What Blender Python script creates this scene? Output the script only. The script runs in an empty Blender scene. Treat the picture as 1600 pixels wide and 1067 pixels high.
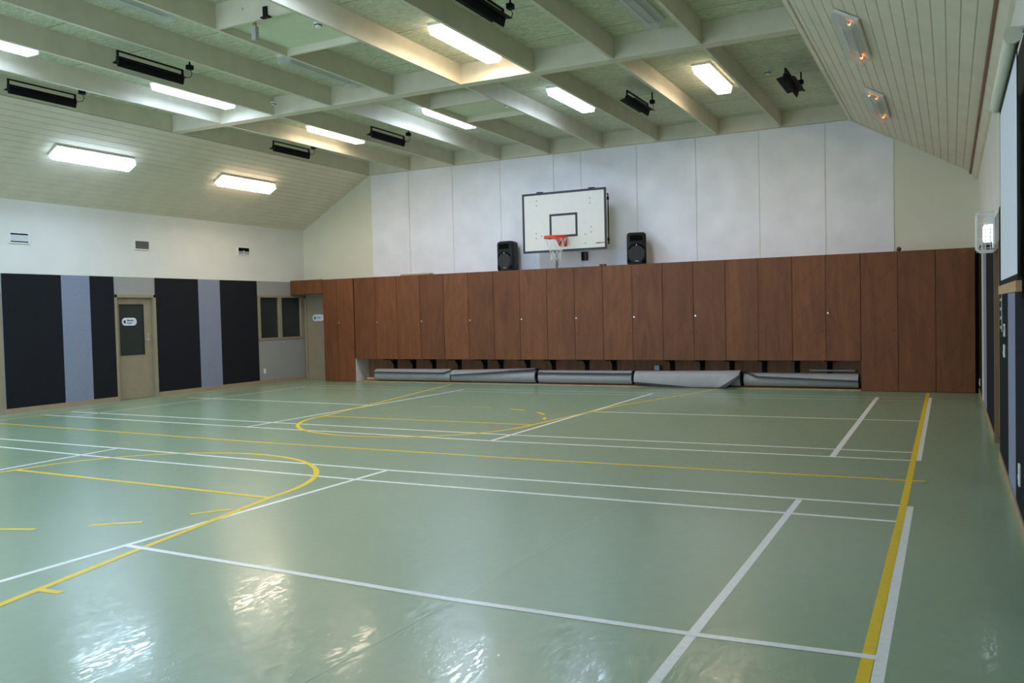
import bpy, math, random
from mathutils import Vector, Matrix
random.seed(7)
C = bpy.context.scene.collection
S = bpy.context.scene
PI = math.pi

# ---------------------------------------------------------------- camera, world, exposure
cam = bpy.data.cameras.new('camera'); camo = bpy.data.objects.new('camera', cam); C.objects.link(camo)
YAW, PITCH, ROLL, F_PX = .473, -.033, -.024, 1342.7
cy, sy, cp, sp = math.cos(YAW), math.sin(YAW), math.cos(PITCH), math.sin(PITCH)
fw = Vector((-sy*cp, cy*cp, sp)); rt = Vector((cy, sy, 0)); up = rt.cross(fw)
r2 = rt*math.cos(ROLL) + up*math.sin(ROLL); u2 = -rt*math.sin(ROLL) + up*math.cos(ROLL)
M = Matrix((r2, u2, -fw)).transposed().to_4x4(); M.translation = Vector((6.986, -6.994, 1.529))
camo.matrix_world = M
cam.sensor_width = 36; cam.lens = 36*F_PX/1600; cam.clip_start = .05; cam.clip_end = 100
S.camera = camo
w = bpy.data.worlds.new('world'); S.world = w; w.use_nodes = True
w.node_tree.nodes['Background'].inputs[0].default_value = (.6, .7, .85, 1)
w.node_tree.nodes['Background'].inputs[1].default_value = .5
S.view_settings.view_transform = 'Standard'; S.view_settings.look = 'None'
S.view_settings.gamma = 1; S.view_settings.exposure = 2.10
S.cycles.use_denoising = True
S.cycles.max_bounces = 10; S.cycles.diffuse_bounces = 6; S.cycles.sample_clamp_indirect = 4
LAMP = 11.0                       # radiance of a lit lamp lens
FILL = 3.2                         # radiance of the unseen panes added behind the camera as fill
COOL = (.76, .95, 1.26); WARM = (1.0, .80, .60)

# ---------------------------------------------------------------- materials
def newmat(name):
    m = bpy.data.materials.new(name); m.use_nodes = True
    return m, m.node_tree, m.node_tree.nodes['Principled BSDF']
def N(t, k, **v):
    n = t.nodes.new(k)
    for a, b in v.items():
        if a[0] == '_': n.inputs[a[1:].replace('_', ' ')].default_value = b
        else: setattr(n, a, b)
    return n
def mat(name, col, rough=.6, metal=0, var=.06, scale=8, bump=0, spec=.5, stretch=(1, 1, 1)):
    m, t, b = newmat(name)
    b.inputs['Roughness'].default_value = rough; b.inputs['Metallic'].default_value = metal
    b.inputs['Specular IOR Level'].default_value = spec
    tc = N(t, 'ShaderNodeTexCoord'); mp = N(t, 'ShaderNodeMapping'); mp.inputs['Scale'].default_value = stretch
    nz = N(t, 'ShaderNodeTexNoise', _Scale=scale, _Detail=5.0)
    t.links.new(tc.outputs['Object'], mp.inputs[0]); t.links.new(mp.outputs[0], nz.inputs['Vector'])
    rp = N(t, 'ShaderNodeValToRGB')
    rp.color_ramp.elements[0].position = .3; rp.color_ramp.elements[1].position = .7
    rp.color_ramp.elements[0].color = tuple(c*(1-var) for c in col)+(1,)
    rp.color_ramp.elements[1].color = tuple(min(1, c*(1+var)) for c in col)+(1,)
    t.links.new(nz.outputs['Fac'], rp.inputs[0]); t.links.new(rp.outputs[0], b.inputs['Base Color'])
    if bump:
        bp = N(t, 'ShaderNodeBump', _Strength=bump, _Distance=.01)
        t.links.new(nz.outputs['Fac'], bp.inputs['Height']); t.links.new(bp.outputs[0], b.inputs['Normal'])
    return m
def emit(name, col, s):
    m, t, b = newmat(name)
    b.inputs['Base Color'].default_value = (.8, .8, .8, 1)
    b.inputs['Emission Color'].default_value = tuple(col)+(1,); b.inputs['Emission Strength'].default_value = s
    return m

def floor_mat():
    m, t, b = newmat('green_vinyl')
    tc = N(t, 'ShaderNodeTexCoord')
    n1 = N(t, 'ShaderNodeTexNoise', _Scale=.5, _Detail=3.0)
    n2 = N(t, 'ShaderNodeTexNoise', _Scale=9.0, _Detail=9.0, _Roughness=.7)
    mp = N(t, 'ShaderNodeMapping'); mp.inputs['Scale'].default_value = (1.4, 1.0, 1)
    for n in (n1,): t.links.new(tc.outputs['Object'], n.inputs['Vector'])
    t.links.new(tc.outputs['Object'], mp.inputs[0]); t.links.new(mp.outputs[0], n2.inputs['Vector'])
    mx = N(t, 'ShaderNodeMath', operation='MULTIPLY_ADD'); mx.inputs[1].default_value = .35
    t.links.new(n1.outputs['Fac'], mx.inputs[0])
    m2 = N(t, 'ShaderNodeMath', operation='MULTIPLY'); m2.inputs[1].default_value = .65
    t.links.new(n2.outputs['Fac'], m2.inputs[0]); t.links.new(m2.outputs[0], mx.inputs[2])
    rp = N(t, 'ShaderNodeValToRGB')
    rp.color_ramp.elements[0].position = .36; rp.color_ramp.elements[1].position = .64
    rp.color_ramp.elements[0].color = (.235, .350, .225, 1); rp.color_ramp.elements[1].color = (.305, .420, .280, 1)
    t.links.new(mx.outputs[0], rp.inputs[0]); t.links.new(rp.outputs[0], b.inputs['Base Color'])
    # scuffed polish: sparse fine scratches running in several directions over an almost flat gloss
    acc = None
    for k, (ang, sx, sy_) in enumerate(((.35, 17, 4.5), (1.15, 15, 3.6), (-.5, 19, 5.0), (2.2, 13, 4.0))):
        mq = N(t, 'ShaderNodeMapping'); mq.inputs['Rotation'].default_value = (0, 0, ang); mq.inputs['Scale'].default_value = (sx, sy_, 1)
        mq.inputs['Location'].default_value = (3.1*k, 1.7*k, 0)
        ns = N(t, 'ShaderNodeTexNoise', _Scale=1.0, _Detail=2.0, _Roughness=.55, _Distortion=.6)
        t.links.new(tc.outputs['Object'], mq.inputs[0]); t.links.new(mq.outputs[0], ns.inputs['Vector'])
        sb = N(t, 'ShaderNodeMath', operation='SUBTRACT'); sb.inputs[1].default_value = .5; t.links.new(ns.outputs['Fac'], sb.inputs[0])
        ab = N(t, 'ShaderNodeMath', operation='ABSOLUTE'); t.links.new(sb.outputs[0], ab.inputs[0])
        mr = N(t, 'ShaderNodeMapRange', interpolation_type='SMOOTHSTEP'); mr.inputs['From Max'].default_value = .035
        mr.inputs['To Min'].default_value = 0; mr.inputs['To Max'].default_value = 1; t.links.new(ab.outputs[0], mr.inputs[0])
        if acc is None: acc = mr.outputs[0]
        else:
            a = N(t, 'ShaderNodeMath', operation='MULTIPLY'); t.links.new(acc, a.inputs[0]); t.links.new(mr.outputs[0], a.inputs[1]); acc = a.outputs[0]
    bp = N(t, 'ShaderNodeBump', _Strength=.22, _Distance=.0015); t.links.new(acc, bp.inputs['Height'])
    wv = N(t, 'ShaderNodeTexNoise', _Scale=7.0, _Detail=3.0); t.links.new(tc.outputs['Object'], wv.inputs['Vector'])
    bn = N(t, 'ShaderNodeBump', _Strength=.08, _Distance=.006); t.links.new(wv.outputs['Fac'], bn.inputs['Height']); t.links.new(bn.outputs[0], bp.inputs['Normal'])
    t.links.new(bn.outputs[0], b.inputs['Normal'])
    cr = N(t, 'ShaderNodeMapRange'); cr.inputs['To Min'].default_value = .24; cr.inputs['To Max'].default_value = .11
    t.links.new(acc, cr.inputs[0]); t.links.new(cr.outputs[0], b.inputs['Coat Roughness'])
    rr = N(t, 'ShaderNodeMapRange'); rr.inputs['From Min'].default_value = .3; rr.inputs['From Max'].default_value = .7
    rr.inputs['To Min'].default_value = .34; rr.inputs['To Max'].default_value = .42
    t.links.new(n2.outputs['Fac'], rr.inputs[0]); t.links.new(rr.outputs[0], b.inputs['Roughness'])
    b.inputs['Specular IOR Level'].default_value = .5
    b.inputs['Coat Weight'].default_value = .60; b.inputs['Coat Roughness'].default_value = .075; b.inputs['Coat IOR'].default_value = 1.5
    t.links.new(bp.outputs[0], b.inputs['Coat Normal'])
    return m
def deck_mat():
    m, t, b = newmat('wood_wool_board'); b.inputs['Roughness'].default_value = .95
    tc = N(t, 'ShaderNodeTexCoord'); mp = N(t, 'ShaderNodeMapping'); mp.inputs['Scale'].default_value = (9, 34, 9)
    n = N(t, 'ShaderNodeTexNoise', _Scale=1.0, _Detail=6.0, _Roughness=.7, _Distortion=1.2)
    t.links.new(tc.outputs['Object'], mp.inputs[0]); t.links.new(mp.outputs[0], n.inputs['Vector'])
    rp = N(t, 'ShaderNodeValToRGB'); rp.color_ramp.elements[0].position = .38; rp.color_ramp.elements[1].position = .66
    rp.color_ramp.elements[0].color = (.43, .45, .33, 1); rp.color_ramp.elements[1].color = (.76, .77, .61, 1)
    t.links.new(n.outputs['Fac'], rp.inputs[0])
    sx = N(t, 'ShaderNodeSeparateXYZ'); t.links.new(tc.outputs['Object'], sx.inputs[0])
    md = N(t, 'ShaderNodeMath', operation='PINGPONG'); md.inputs[1].default_value = .6
    t.links.new(sx.outputs['Y'], md.inputs[0])
    lt = N(t, 'ShaderNodeMath', operation='LESS_THAN'); lt.inputs[1].default_value = .006; t.links.new(md.outputs[0], lt.inputs[0])
    mx = N(t, 'ShaderNodeMix', data_type='RGBA'); t.links.new(lt.outputs[0], mx.inputs['Factor'])
    t.links.new(rp.outputs[0], mx.inputs[6]); mx.inputs[7].default_value = (.14, .15, .09, 1)
    t.links.new(mx.outputs[2], b.inputs['Base Color'])
    bp = N(t, 'ShaderNodeBump', _Strength=.6, _Distance=.01); t.links.new(n.outputs['Fac'], bp.inputs['Height']); t.links.new(bp.outputs[0], b.inputs['Normal'])
    return m
def wood_mat(name, c0, c1, rough=.5):
    m, t, b = newmat(name); b.inputs['Roughness'].default_value = rough; b.inputs['Specular IOR Level'].default_value = .3
    tc = N(t, 'ShaderNodeTexCoord'); oi = N(t, 'ShaderNodeObjectInfo')
    cmb = N(t, 'ShaderNodeCombineXYZ')
    ml = N(t, 'ShaderNodeMath', operation='MULTIPLY'); ml.inputs[1].default_value = 37.0
    t.links.new(oi.outputs['Random'], ml.inputs[0])
    for i in range(3): t.links.new(ml.outputs[0], cmb.inputs[i])
    ad = N(t, 'ShaderNodeVectorMath', operation='ADD'); t.links.new(tc.outputs['Object'], ad.inputs[0]); t.links.new(cmb.outputs[0], ad.inputs[1])
    mp = N(t, 'ShaderNodeMapping'); mp.inputs['Scale'].default_value = (4.5, 4.5, .8)
    t.links.new(ad.outputs[0], mp.inputs[0])
    n = N(t, 'ShaderNodeTexNoise', _Scale=1.0, _Detail=5.0, _Roughness=.6, _Distortion=1.6)
    t.links.new(mp.outputs[0], n.inputs['Vector'])
    mp2 = N(t, 'ShaderNodeMapping'); mp2.inputs['Scale'].default_value = (90, 90, 3)
    t.links.new(ad.outputs[0], mp2.inputs[0]); n2 = N(t, 'ShaderNodeTexNoise', _Scale=1.0, _Detail=2.0); t.links.new(mp2.outputs[0], n2.inputs['Vector'])
    mi = N(t, 'ShaderNodeMath', operation='MULTIPLY_ADD'); mi.inputs[1].default_value = .25
    t.links.new(n2.outputs['Fac'], mi.inputs[0]); t.links.new(n.outputs['Fac'], mi.inputs[2])
    rp = N(t, 'ShaderNodeValToRGB'); rp.color_ramp.elements[0].position = .44; rp.color_ramp.elements[1].position = .84
    rp.color_ramp.elements[0].color = c0+(1,); rp.color_ramp.elements[1].color = c1+(1,)
    t.links.new(mi.outputs[0], rp.inputs[0])
    hs = N(t, 'ShaderNodeHueSaturation'); t.links.new(rp.outputs[0], hs.inputs['Color'])
    mr = N(t, 'ShaderNodeMapRange'); mr.inputs['To Min'].default_value = .86; mr.inputs['To Max'].default_value = 1.14
    t.links.new(oi.outputs['Random'], mr.inputs[0]); t.links.new(mr.outputs[0], hs.inputs['Value'])
    t.links.new(hs.outputs[0], b.inputs['Base Color'])
    return m

CREAM = (.735, .665, .54)
mt = {
 'floor': floor_mat(), 'deck': deck_mat(),
 'cream': mat('cream_paint', CREAM, .6, var=.05, scale=3),
 'joist': mat('joist_paint', (.64, .595, .475), .55, var=.06, scale=4),
 'hatch': mat('smooth_board', (.66, .70, .52), .6, var=.03),
 'upper': mat('off_white_wall_paint', (.74, .73, .69), .6, var=.03, scale=2),
 'gable': mat('gable_cream_paint', (.70, .68, .55), .6, var=.03, scale=2),
 'white': mat('white_wall_board', (.80, .785, .83), .55, var=.06, scale=2.2),
 'char': mat('charcoal_fabric', (.016, .017, .021), .95, var=.25, scale=60, spec=.1),
 'blue': mat('grey_blue_fabric', (.24, .263, .355), .95, var=.12, scale=45, spec=.1),
 'grey': mat('grey_fabric', (.34, .33, .32), .95, var=.1, scale=50, spec=.1),
 'tan': mat('tan_paint', (.31, .255, .175), .45, var=.05),
 'base': mat('baseboard_paint', (.36, .27, .18), .45, var=.06),
 'brown': mat('brown_door_paint', (.22, .145, .085), .5, var=.08),
 'wood': wood_mat('mahogany_ply', (.130, .046, .018), (.210, .077, .030)),
 'groove': mat('groove_shadow_wood', (.075, .030, .016), .7, var=.1),
 'edge': mat('pale_ply_edge', (.42, .28, .15), .6, var=.1),
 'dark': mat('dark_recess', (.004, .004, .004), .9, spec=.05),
 'ply': wood_mat('recess_ply', (.16, .075, .036), (.26, .12, .06), .6),
 'black': mat('black_metal', (.008, .008, .009), .7, var=.1, spec=.15),
 'blackp': mat('black_plastic', (.009, .010, .011), .5, var=.15, scale=40, spec=.25),
 'grille': mat('speaker_mesh', (.020, .021, .024), .7, var=.3, scale=120),
 'glassd': mat('dark_glass', (.028, .034, .032), .35, var=.05, spec=.4),
 'metal': mat('brushed_steel', (.75, .75, .73), .35, metal=.8),
 'line_w': mat('white_line_paint', (.92, .91, .90), .30, var=.07, scale=30),
 'line_y': mat('yellow_line_paint', (.88, .60, .012), .40, var=.06, scale=20),
 'line_f': mat('faded_line_paint', (.52, .58, .48), .40, var=.1, scale=14),
 'line_yf': mat('faded_yellow_paint', (.55, .47, .10), .40, var=.15, scale=14),
 'seam': mat('floor_seam', (.55, .66, .50), .25),
 'mat_top': mat('grey_mat_vinyl', (.33, .33, .335), .5, var=.05, scale=6),
 'mat_back_shade': mat('mat_backing_and_gap_shade', (.05, .055, .07), .8),
 'bwhite': mat('backboard_white', (.70, .66, .59), .4, var=.02),
 'navy': mat('backboard_line', (.012, .016, .028), .5),
 'red': mat('red_enamel', (.62, .055, .022), .4, var=.08),
 'rope': mat('white_net_cord', (.78, .78, .76), .8),
 'plate': mat('white_plastic', (.78, .78, .78), .4, var=.02),
 'sign': mat('sign_plastic', (.72, .74, .86), .4, var=.02),
 'ink': mat('sign_ink', (.03, .035, .10), .5),
 'ink2': mat('sign_ink_blue', (.10, .20, .30), .5),
 'fab': mat('screen_fabric', (.72, .75, .84), .8, var=.01),
 'pine': mat('pine_batten', (.48, .31, .15), .6, var=.12, scale=6, stretch=(1, .2, 6)),
 'copper': mat('copper_pipe', (.26, .10, .06), .5, var=.15, scale=5),
 'ltgrey': mat('light_grey_plastic', (.42, .42, .40), .5),
 'vent': mat('vent_louvre', (.24, .25, .24), .5, var=.05),
 'ventw': mat('vent_white_louvre', (.62, .64, .65), .5, var=.03),
 'redbox': mat('dark_red_plastic', (.10, .02, .02), .5),
 'orange': mat('orange_sticker', (.55, .22, .04), .5),
 'purple': mat('purple_ball', (.10, .02, .05), .5),
 'teal': mat('pale_blue_plastic', (.35, .45, .50), .5),
 'tray': mat('lamp_tray', (.7, .7, .68), .4),
 'glow': emit('failing_tube_end', (1.0, .26, .05), 2.4), 'tube': mat('unlit_tube', (.55, .55, .52), .3),
 'led': emit('led', (.5, .55, 1.0), .35), 'bulb': emit('bright_lamp', (.88, .96, 1.0), .8),
}
for _k, _c in (('cool', COOL), ('warm', WARM)):
    for _g in (1.35, 1.0, .7, .45):
        mt['%s%g' % (_k, _g)] = emit('%s_lens' % _k, _c, LAMP*_g); mt['%sside%g' % (_k, _g)] = emit('%s_lens_side' % _k, _c, LAMP*_g*.14)
def lens_mat():
    m, t, b = newmat('unlit_prismatic_lens')
    b.inputs['Base Color'].default_value = (.62, .64, .62, 1); b.inputs['Roughness'].default_value = .25
    tr = N(t, 'ShaderNodeBsdfTransparent'); mx = N(t, 'ShaderNodeMixShader', _Fac=.45)
    tc = N(t, 'ShaderNodeTexCoord'); wv = N(t, 'ShaderNodeTexWave', _Scale=14.0, bands_direction='Y')
    bp = N(t, 'ShaderNodeBump', _Strength=.4, _Distance=.004)
    t.links.new(tc.outputs['Object'], wv.inputs['Vector']); t.links.new(wv.outputs['Fac'], bp.inputs['Height']); t.links.new(bp.outputs[0], b.inputs['Normal'])
    t.links.new(tr.outputs[0], mx.inputs[1]); t.links.new(b.outputs[0], mx.inputs[2])
    t.links.new(mx.outputs[0], t.nodes['Material Output'].inputs[0])
    mx.inputs[0].default_value = .32
    return m
mt['lens'] = lens_mat()

# ---------------------------------------------------------------- mesh builder
class MB:
    def __init__(s): s.v = []; s.f = []; s.m = []; s.sm = []
    def add(s, vs, fs, mi=0, smooth=False):
        o = len(s.v); s.v += [tuple(v) for v in vs]
        for f in fs: s.f.append([o+i for i in f]); s.m.append(mi); s.sm.append(smooth)
        return s
    def box(s, x0, y0, z0, x1, y1, z1, mi=0):
        x0, x1 = min(x0, x1), max(x0, x1); y0, y1 = min(y0, y1), max(y0, y1); z0, z1 = min(z0, z1), max(z0, z1)
        return s.add([(x0, y0, z0), (x1, y0, z0), (x1, y1, z0), (x0, y1, z0), (x0, y0, z1), (x1, y0, z1), (x1, y1, z1), (x0, y1, z1)],
              [(0, 3, 2, 1), (4, 5, 6, 7), (0, 1, 5, 4), (1, 2, 6, 5), (2, 3, 7, 6), (3, 0, 4, 7)], mi)
    def hexa(s, a, b, mi=0):           # two quads (4 pts each), joined
        return s.add(list(a)+list(b), [(3, 2, 1, 0), (4, 5, 6, 7), (0, 1, 5, 4), (1, 2, 6, 5), (2, 3, 7, 6), (3, 0, 4, 7)], mi)
    def prism(s, poly, ax, a, b, mi=0, smooth=False):   # poly: 2-D points; extruded along axis ax from a to b
        def P(p, h):
            return (h, p[0], p[1]) if ax == 0 else (p[0], h, p[1]) if ax == 1 else (p[0], p[1], h)
        n = len(poly); vs = [P(p, a) for p in poly]+[P(p, b) for p in poly]
        s.add(vs, [tuple(range(n)), tuple(range(2*n-1, n-1, -1))], mi)
        return s.add(vs, [(i, i+n, (i+1) % n+n, (i+1) % n) for i in range(n)], mi, smooth)
    def tube(s, pts, r, n=8, mi=0, caps=True):
        pts = [Vector(p) for p in pts]; rings = []; u = None
        for i, p in enumerate(pts):
            d = (pts[min(i+1, len(pts)-1)]-pts[max(i-1, 0)]).normalized()
            if u is None: u = d.orthogonal().normalized()
            else: u = (u-d*u.dot(d)).normalized()
            v = d.cross(u); rr = r[i] if isinstance(r, (list, tuple)) else r
            rings.append([p+(u*math.cos(2*PI*k/n)+v*math.sin(2*PI*k/n))*rr for k in range(n)])
        vs = [q for g in rings for q in g]; fs = []
        for i in range(len(pts)-1):
            for k in range(n): fs.append((i*n+k, i*n+(k+1) % n, (i+1)*n+(k+1) % n, (i+1)*n+k))
        s.add(vs, fs, mi, True)
        if caps: s.add(rings[0], [tuple(range(n-1, -1, -1))], mi); s.add(rings[-1], [tuple(range(n))], mi)
        return s
    def ring(s, c, R, r, n=40, k=8, mi=0):   # torus about z
        vs = []; fs = []
        for i in range(n):
            a = 2*PI*i/n
            for j in range(k):
                b = 2*PI*j/k; vs.append((c[0]+(R+r*math.cos(b))*math.cos(a), c[1]+(R+r*math.cos(b))*math.sin(a), c[2]+r*math.sin(b)))
        for i in range(n):
            for j in range(k): fs.append((i*k+j, ((i+1) % n)*k+j, ((i+1) % n)*k+(j+1) % k, i*k+(j+1) % k))
        return s.add(vs, fs, mi, True)
    def strip(s, pts, w, z=0.0, mi=0, closed=False):     # flat painted line along a polyline, lying in the plane z
        MB.layer = getattr(MB, 'layer', 0)+1; z += MB.layer*.000012     # every painted line a hair above the one before
        P = [Vector((p[0], p[1])) for p in pts]; L = []; n = len(P)
        for i in range(n):
            a = P[i-1] if (i or closed) else P[i]; b = P[(i+1) % n] if (i < n-1 or closed) else P[i]
            d = (b-a).normalized(); q = Vector((-d.y, d.x)); L.append((P[i]+q*w/2, P[i]-q*w/2))
        vs = [(p.x, p.y, z) for ab in L for p in ab]
        fs = [(2*i, 2*i+1, 2*i+3, 2*i+2) for i in range(n-1)]      # faces up
        return s.add(vs, fs, mi)
    def build(s, name, mats, parent=None, loc=None, bevel=0, rot=None):
        me = bpy.data.meshes.new(name); me.from_pydata(s.v, [], s.f)
        for x in (mats if isinstance(mats, (list, tuple)) else [mats]): me.materials.append(mt[x] if isinstance(x, str) else x)
        for p, mi, sm in zip(me.polygons, s.m, s.sm): p.material_index = mi; p.use_smooth = sm
        me.update()
        o = bpy.data.objects.new(name, me); C.objects.link(o)
        if parent: o.parent = parent
        if loc is not None: o.location = loc
        if rot is not None: o.rotation_euler = rot
        if bevel:
            b = o.modifiers.new('bevel', 'BEVEL'); b.width = bevel; b.segments = 2; b.limit_method = 'ANGLE'
        return o
def struct(o): o['kind'] = 'structure'; return o
def tag(o, label, cat, group=None):
    o['label'] = label; o['category'] = cat
    if group: o['group'] = group
    return o
def thing(name, label, cat, loc=(0, 0, 0), rot=(0, 0, 0), group=None):
    o = bpy.data.objects.new(name, None); C.objects.link(o); o.location = loc; o.rotation_euler = rot
    o.empty_display_size = .1
    return tag(o, label, cat, group)
def dup(root, label, loc, rot=None):
    r = root.copy(); C.objects.link(r); r.location = loc; r['label'] = label
    if rot is not None: r.rotation_euler = rot
    for ch in [o for o in C.objects if o.parent == root]:
        c = ch.copy(); C.objects.link(c); c.parent = r
        for g in [o for o in C.objects if o.parent == ch]:
            d = g.copy(); C.objects.link(d); d.parent = c
    return r

# ---------------------------------------------------------------- room dimensions
XL, XR, YW, YB, YC = -7.46, 7.41, 9.88, -9.0, 9.36
ZW, ZE, ZJ, ZD = 2.42, 3.70, 4.90, 5.19       # wainscot top, eaves, joist underside, deck
SX = 5.36                                      # where the slopes start
SLR = (ZJ-ZE)/(XR-SX); SLL = (ZJ-ZE)/(-SX-XL)
YG = 4.02                                      # cross girder, near face
CT = 2.44                                      # cupboard tops

# ---------------------------------------------------------------- floor and its markings
fl = struct(MB().box(XL-.5, YB, -.12, XR+1.6, YW+.3, 0).build('floor', 'floor'))
Z1, Z2 = .0006, .0012
b = MB()                                            # near badminton court
b.strip([(-7.0, .19), (-4.41, .13), (-2.067, .09), (0, .02), (1.987, -.01), (4.59, .04), (6.66, .09)], .05, Z1)
b.strip([(-7.0, -.30), (-3.63, -.35), (-2.0, -.43), (2.0, -.52), (4.76, -.48), (6.64, -.44)], .05, Z1)
b.strip([(1.93, -3.01), (3.4, -3.05), (4.57, -3.09), (5.893, -3.07), (6.70, -3.02)], .05, Z2+.0005)
b.strip([(1.99, -.04), (1.95, -1.9), (1.93, -3.0), (1.915, -3.86), (1.90, -6.1)], .05, Z1)
b.strip([(-2.06, .09), (-2.0, -1.38), (-1.97, -6.0)], .05, Z1)
b.strip([(5.905, .04), (5.899, -2.0), (5.892, -3.07), (5.885, -6.1)], .05, Z1)
b.strip([(6.70, .09), (6.706, -1.85), (6.709, -3.27), (6.712, -6.1)], .05, Z1)
near_court = b.build('court_marking', 'line_w', fl)
b = MB()                                            # far badminton court
b.strip([(-6.74, 2.28), (-1.962, 2.126), (2.045, 2.04), (5.908, 2.168), (6.64, 2.18)], .05, Z1)
b.strip([(-6.68, 2.776), (-1.96, 2.64), (2.09, 2.56), (5.909, 2.659), (6.62, 2.68)], .05, Z1)
b.strip([(-6.58, 5.28), (-1.948, 5.06)], .05, Z1); b.strip([(2.08, 5.17), (5.893, 5.29), (6.62, 5.30)], .05, Z1)
b.strip([(-1.962, 2.126), (-1.90, 5.1), (-1.85, 8.08)], .05, Z1); b.strip([(2.045, 2.03), (2.08, 5.1), (2.11, 8.13)], .05, Z1)
b.strip([(5.905, 2.168), (5.895, 8.26)], .06, Z1); b.strip([(6.693, 2.184), (6.678, 8.4)], .05, Z1)
b.build('court_marking', 'line_w', fl)
b = MB()                                            # worn lines at the far end and along the left
b.strip([(-6.6, 8.28), (-.794, 8.18), (4.16, 8.22), (6.6, 8.34)], .04, Z1); b.strip([(-6.0, 7.78), (-.544, 7.72), (4.228, 7.80), (6.6, 7.86)], .04, Z1)
b.strip([(-5.906, 2.33), (-5.905, 5.27), (-5.85, 7.95)], .05, Z1)
b.build('court_marking', 'line_f', fl)
b = MB()                                            # yellow boundary and halfway line
b.strip([(6.625, 9.2), (6.648, 2.17), (6.655, -.12), (6.6545, -3.3), (6.66, -7.5)], .052, Z2)
b.strip([(-6.9, 1.31), (-6.25, 1.25), (-.723, 1.03), (2.854, 1.02), (5.473, 1.08), (6.78, 1.13)], .05, Z2)
b.build('boundary_marking', 'line_y', fl)
b = MB(); b.strip([(-6.63, -2), (-6.66, 1.5), (-6.70, 4.5), (-6.68, 7.6), (-6.65, 9.0)], .05, Z2)
b.build('boundary_marking', 'line_yf', fl)
def arc(cx, cy_, rx, ry, a0, a1, n=28):
    return [(cx+rx*math.cos(math.radians(a0+(a1-a0)*i/n)), cy_+ry*math.sin(math.radians(a0+(a1-a0)*i/n))) for i in range(n+1)]
b = MB()                                            # near goal key: curve, throw line, flared sides, dashes
b.strip(arc(-.02, -1.46, 1.80, 1.76, 0, 180, 40), .055, Z2)
b.strip([(-1.82, -1.36), (-.05, -1.40), (1.78, -1.455)], .055, Z2+.0004)
b.strip([(1.775, -1.40), (1.92, -2.1), (2.127, -3.148), (2.338, -4.14), (2.75, -6.0)], .055, Z2)
b.strip([(-1.81, -1.35), (-2.1, -2.6), (-2.8, -6.0)], .055, Z2)
for p in (((1.624, -2.167), (1.80, -1.90)), ((1.161, -2.722), (1.472, -2.494)), ((.55, -3.09), (.885, -2.955)), ((-.2, -3.24), (.2, -3.22))): b.strip(p, .05, Z2)
b.strip([(2.31, -3.88), (2.47, -3.87)], .05, Z2+.0004)
b.build('key_marking', 'line_y', fl)
b = MB()                                            # far goal key
b.strip([(-1.70, 3.50)]+arc(-.05+.14, 3.50, 1.80, 1.66, 180, 360, 40)[1:], .055, Z2)
b.strip([(-1.669, 3.52), (-.098, 3.50), (1.90, 3.505)], .05, Z2+.0004)
b.strip([(-1.70, 3.45), (-2.02, 5.2), (-2.80, 9.15)], .05, Z2); b.strip([(1.89, 3.45), (2.186, 5.9), (3.05, 9.15)], .05, Z2)
for p in (((.705, 5.155), (1.016, 5.056)), ((1.324, 4.875), (1.568, 4.605)), ((1.72, 4.30), (1.80, 4.08))): b.strip(p, .05, Z2)
b.build('key_marking', 'line_y', fl)
b = MB()
for p in (((-1.462, 4.673), (-1.161, 4.85)), ((-.795, 5.143), (-.493, 5.222)), ((-.098, 5.31), (.322, 5.26))): b.strip(p, .05, Z2)
b.build('key_marking', 'line_yf', fl)
b = MB(); b.strip([(4.56, -6.5), (4.554, -4.22), (4.608, -3.12)], .007, Z1); b.strip([(4.62, -3.0), (4.66, 0), (4.7, 3)], .004, Z1)
b.build('floor_seam', 'seam', fl)

# ---------------------------------------------------------------- walls
def holes_wall(s, ax, c0, c1, u0, u1, z0, z1, holes, mi=0):
    us = sorted({u0, u1}|{h[0] for h in holes}|{h[1] for h in holes}); zs = sorted({z0, z1}|{h[2] for h in holes}|{h[3] for h in holes})
    for i in range(len(us)-1):
        for j in range(len(zs)-1):
            cu, cz = (us[i]+us[i+1])/2, (zs[j]+zs[j+1])/2
            if any(h[0] < cu < h[1] and h[2] < cz < h[3] for h in holes): continue
            if ax == 0: s.box(c0, us[i], zs[j], c1, us[i+1], zs[j+1], mi)
            else: s.box(us[i], c0, zs[j], us[i+1], c1, zs[j+1], mi)
    return s
# left wall: lower half, upper half as children
LH = [(4.40, 5.27, 0, 2.03), (8.30, 9.76, 1.06, 2.05), (.98, 2.02, 0, 2.03)]
wl = struct(holes_wall(MB(), 0, XL-.18, XL, YB, YW+.2, 0, ZW, LH).build('wall_left', 'grey'))
MB().box(XL-.18, YB, ZW, XL+.004, YW+.2, ZE+.08).build('upper_wall', 'upper', wl)
for i, (a, c, k) in enumerate(((2.14, 3.24, 'char'), (3.24, 3.82, 'blue'), (3.82, 4.345, 'char'), (5.315, 6.44, 'char'), (6.44, 7.055, 'blue'), (7.055, 8.20, 'char'),
                               (-.3, .92, 'char'), (-.9, -.3, 'blue'), (-2.4, -.9, 'char'), (-5, -2.4, 'blue'), (-9, -5, 'char'))):
    MB().box(XL, a, .09, XL+.012, c, ZW).build('fabric_panel', k, wl)
bl = MB()
for a, c in ((-8.95, .9), (2.10, 4.345), (5.325, YC+.5)): bl.box(XL, a, 0, XL+.022, c, .09)
struct(bl.build('baseboard_left', 'base'))

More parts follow.
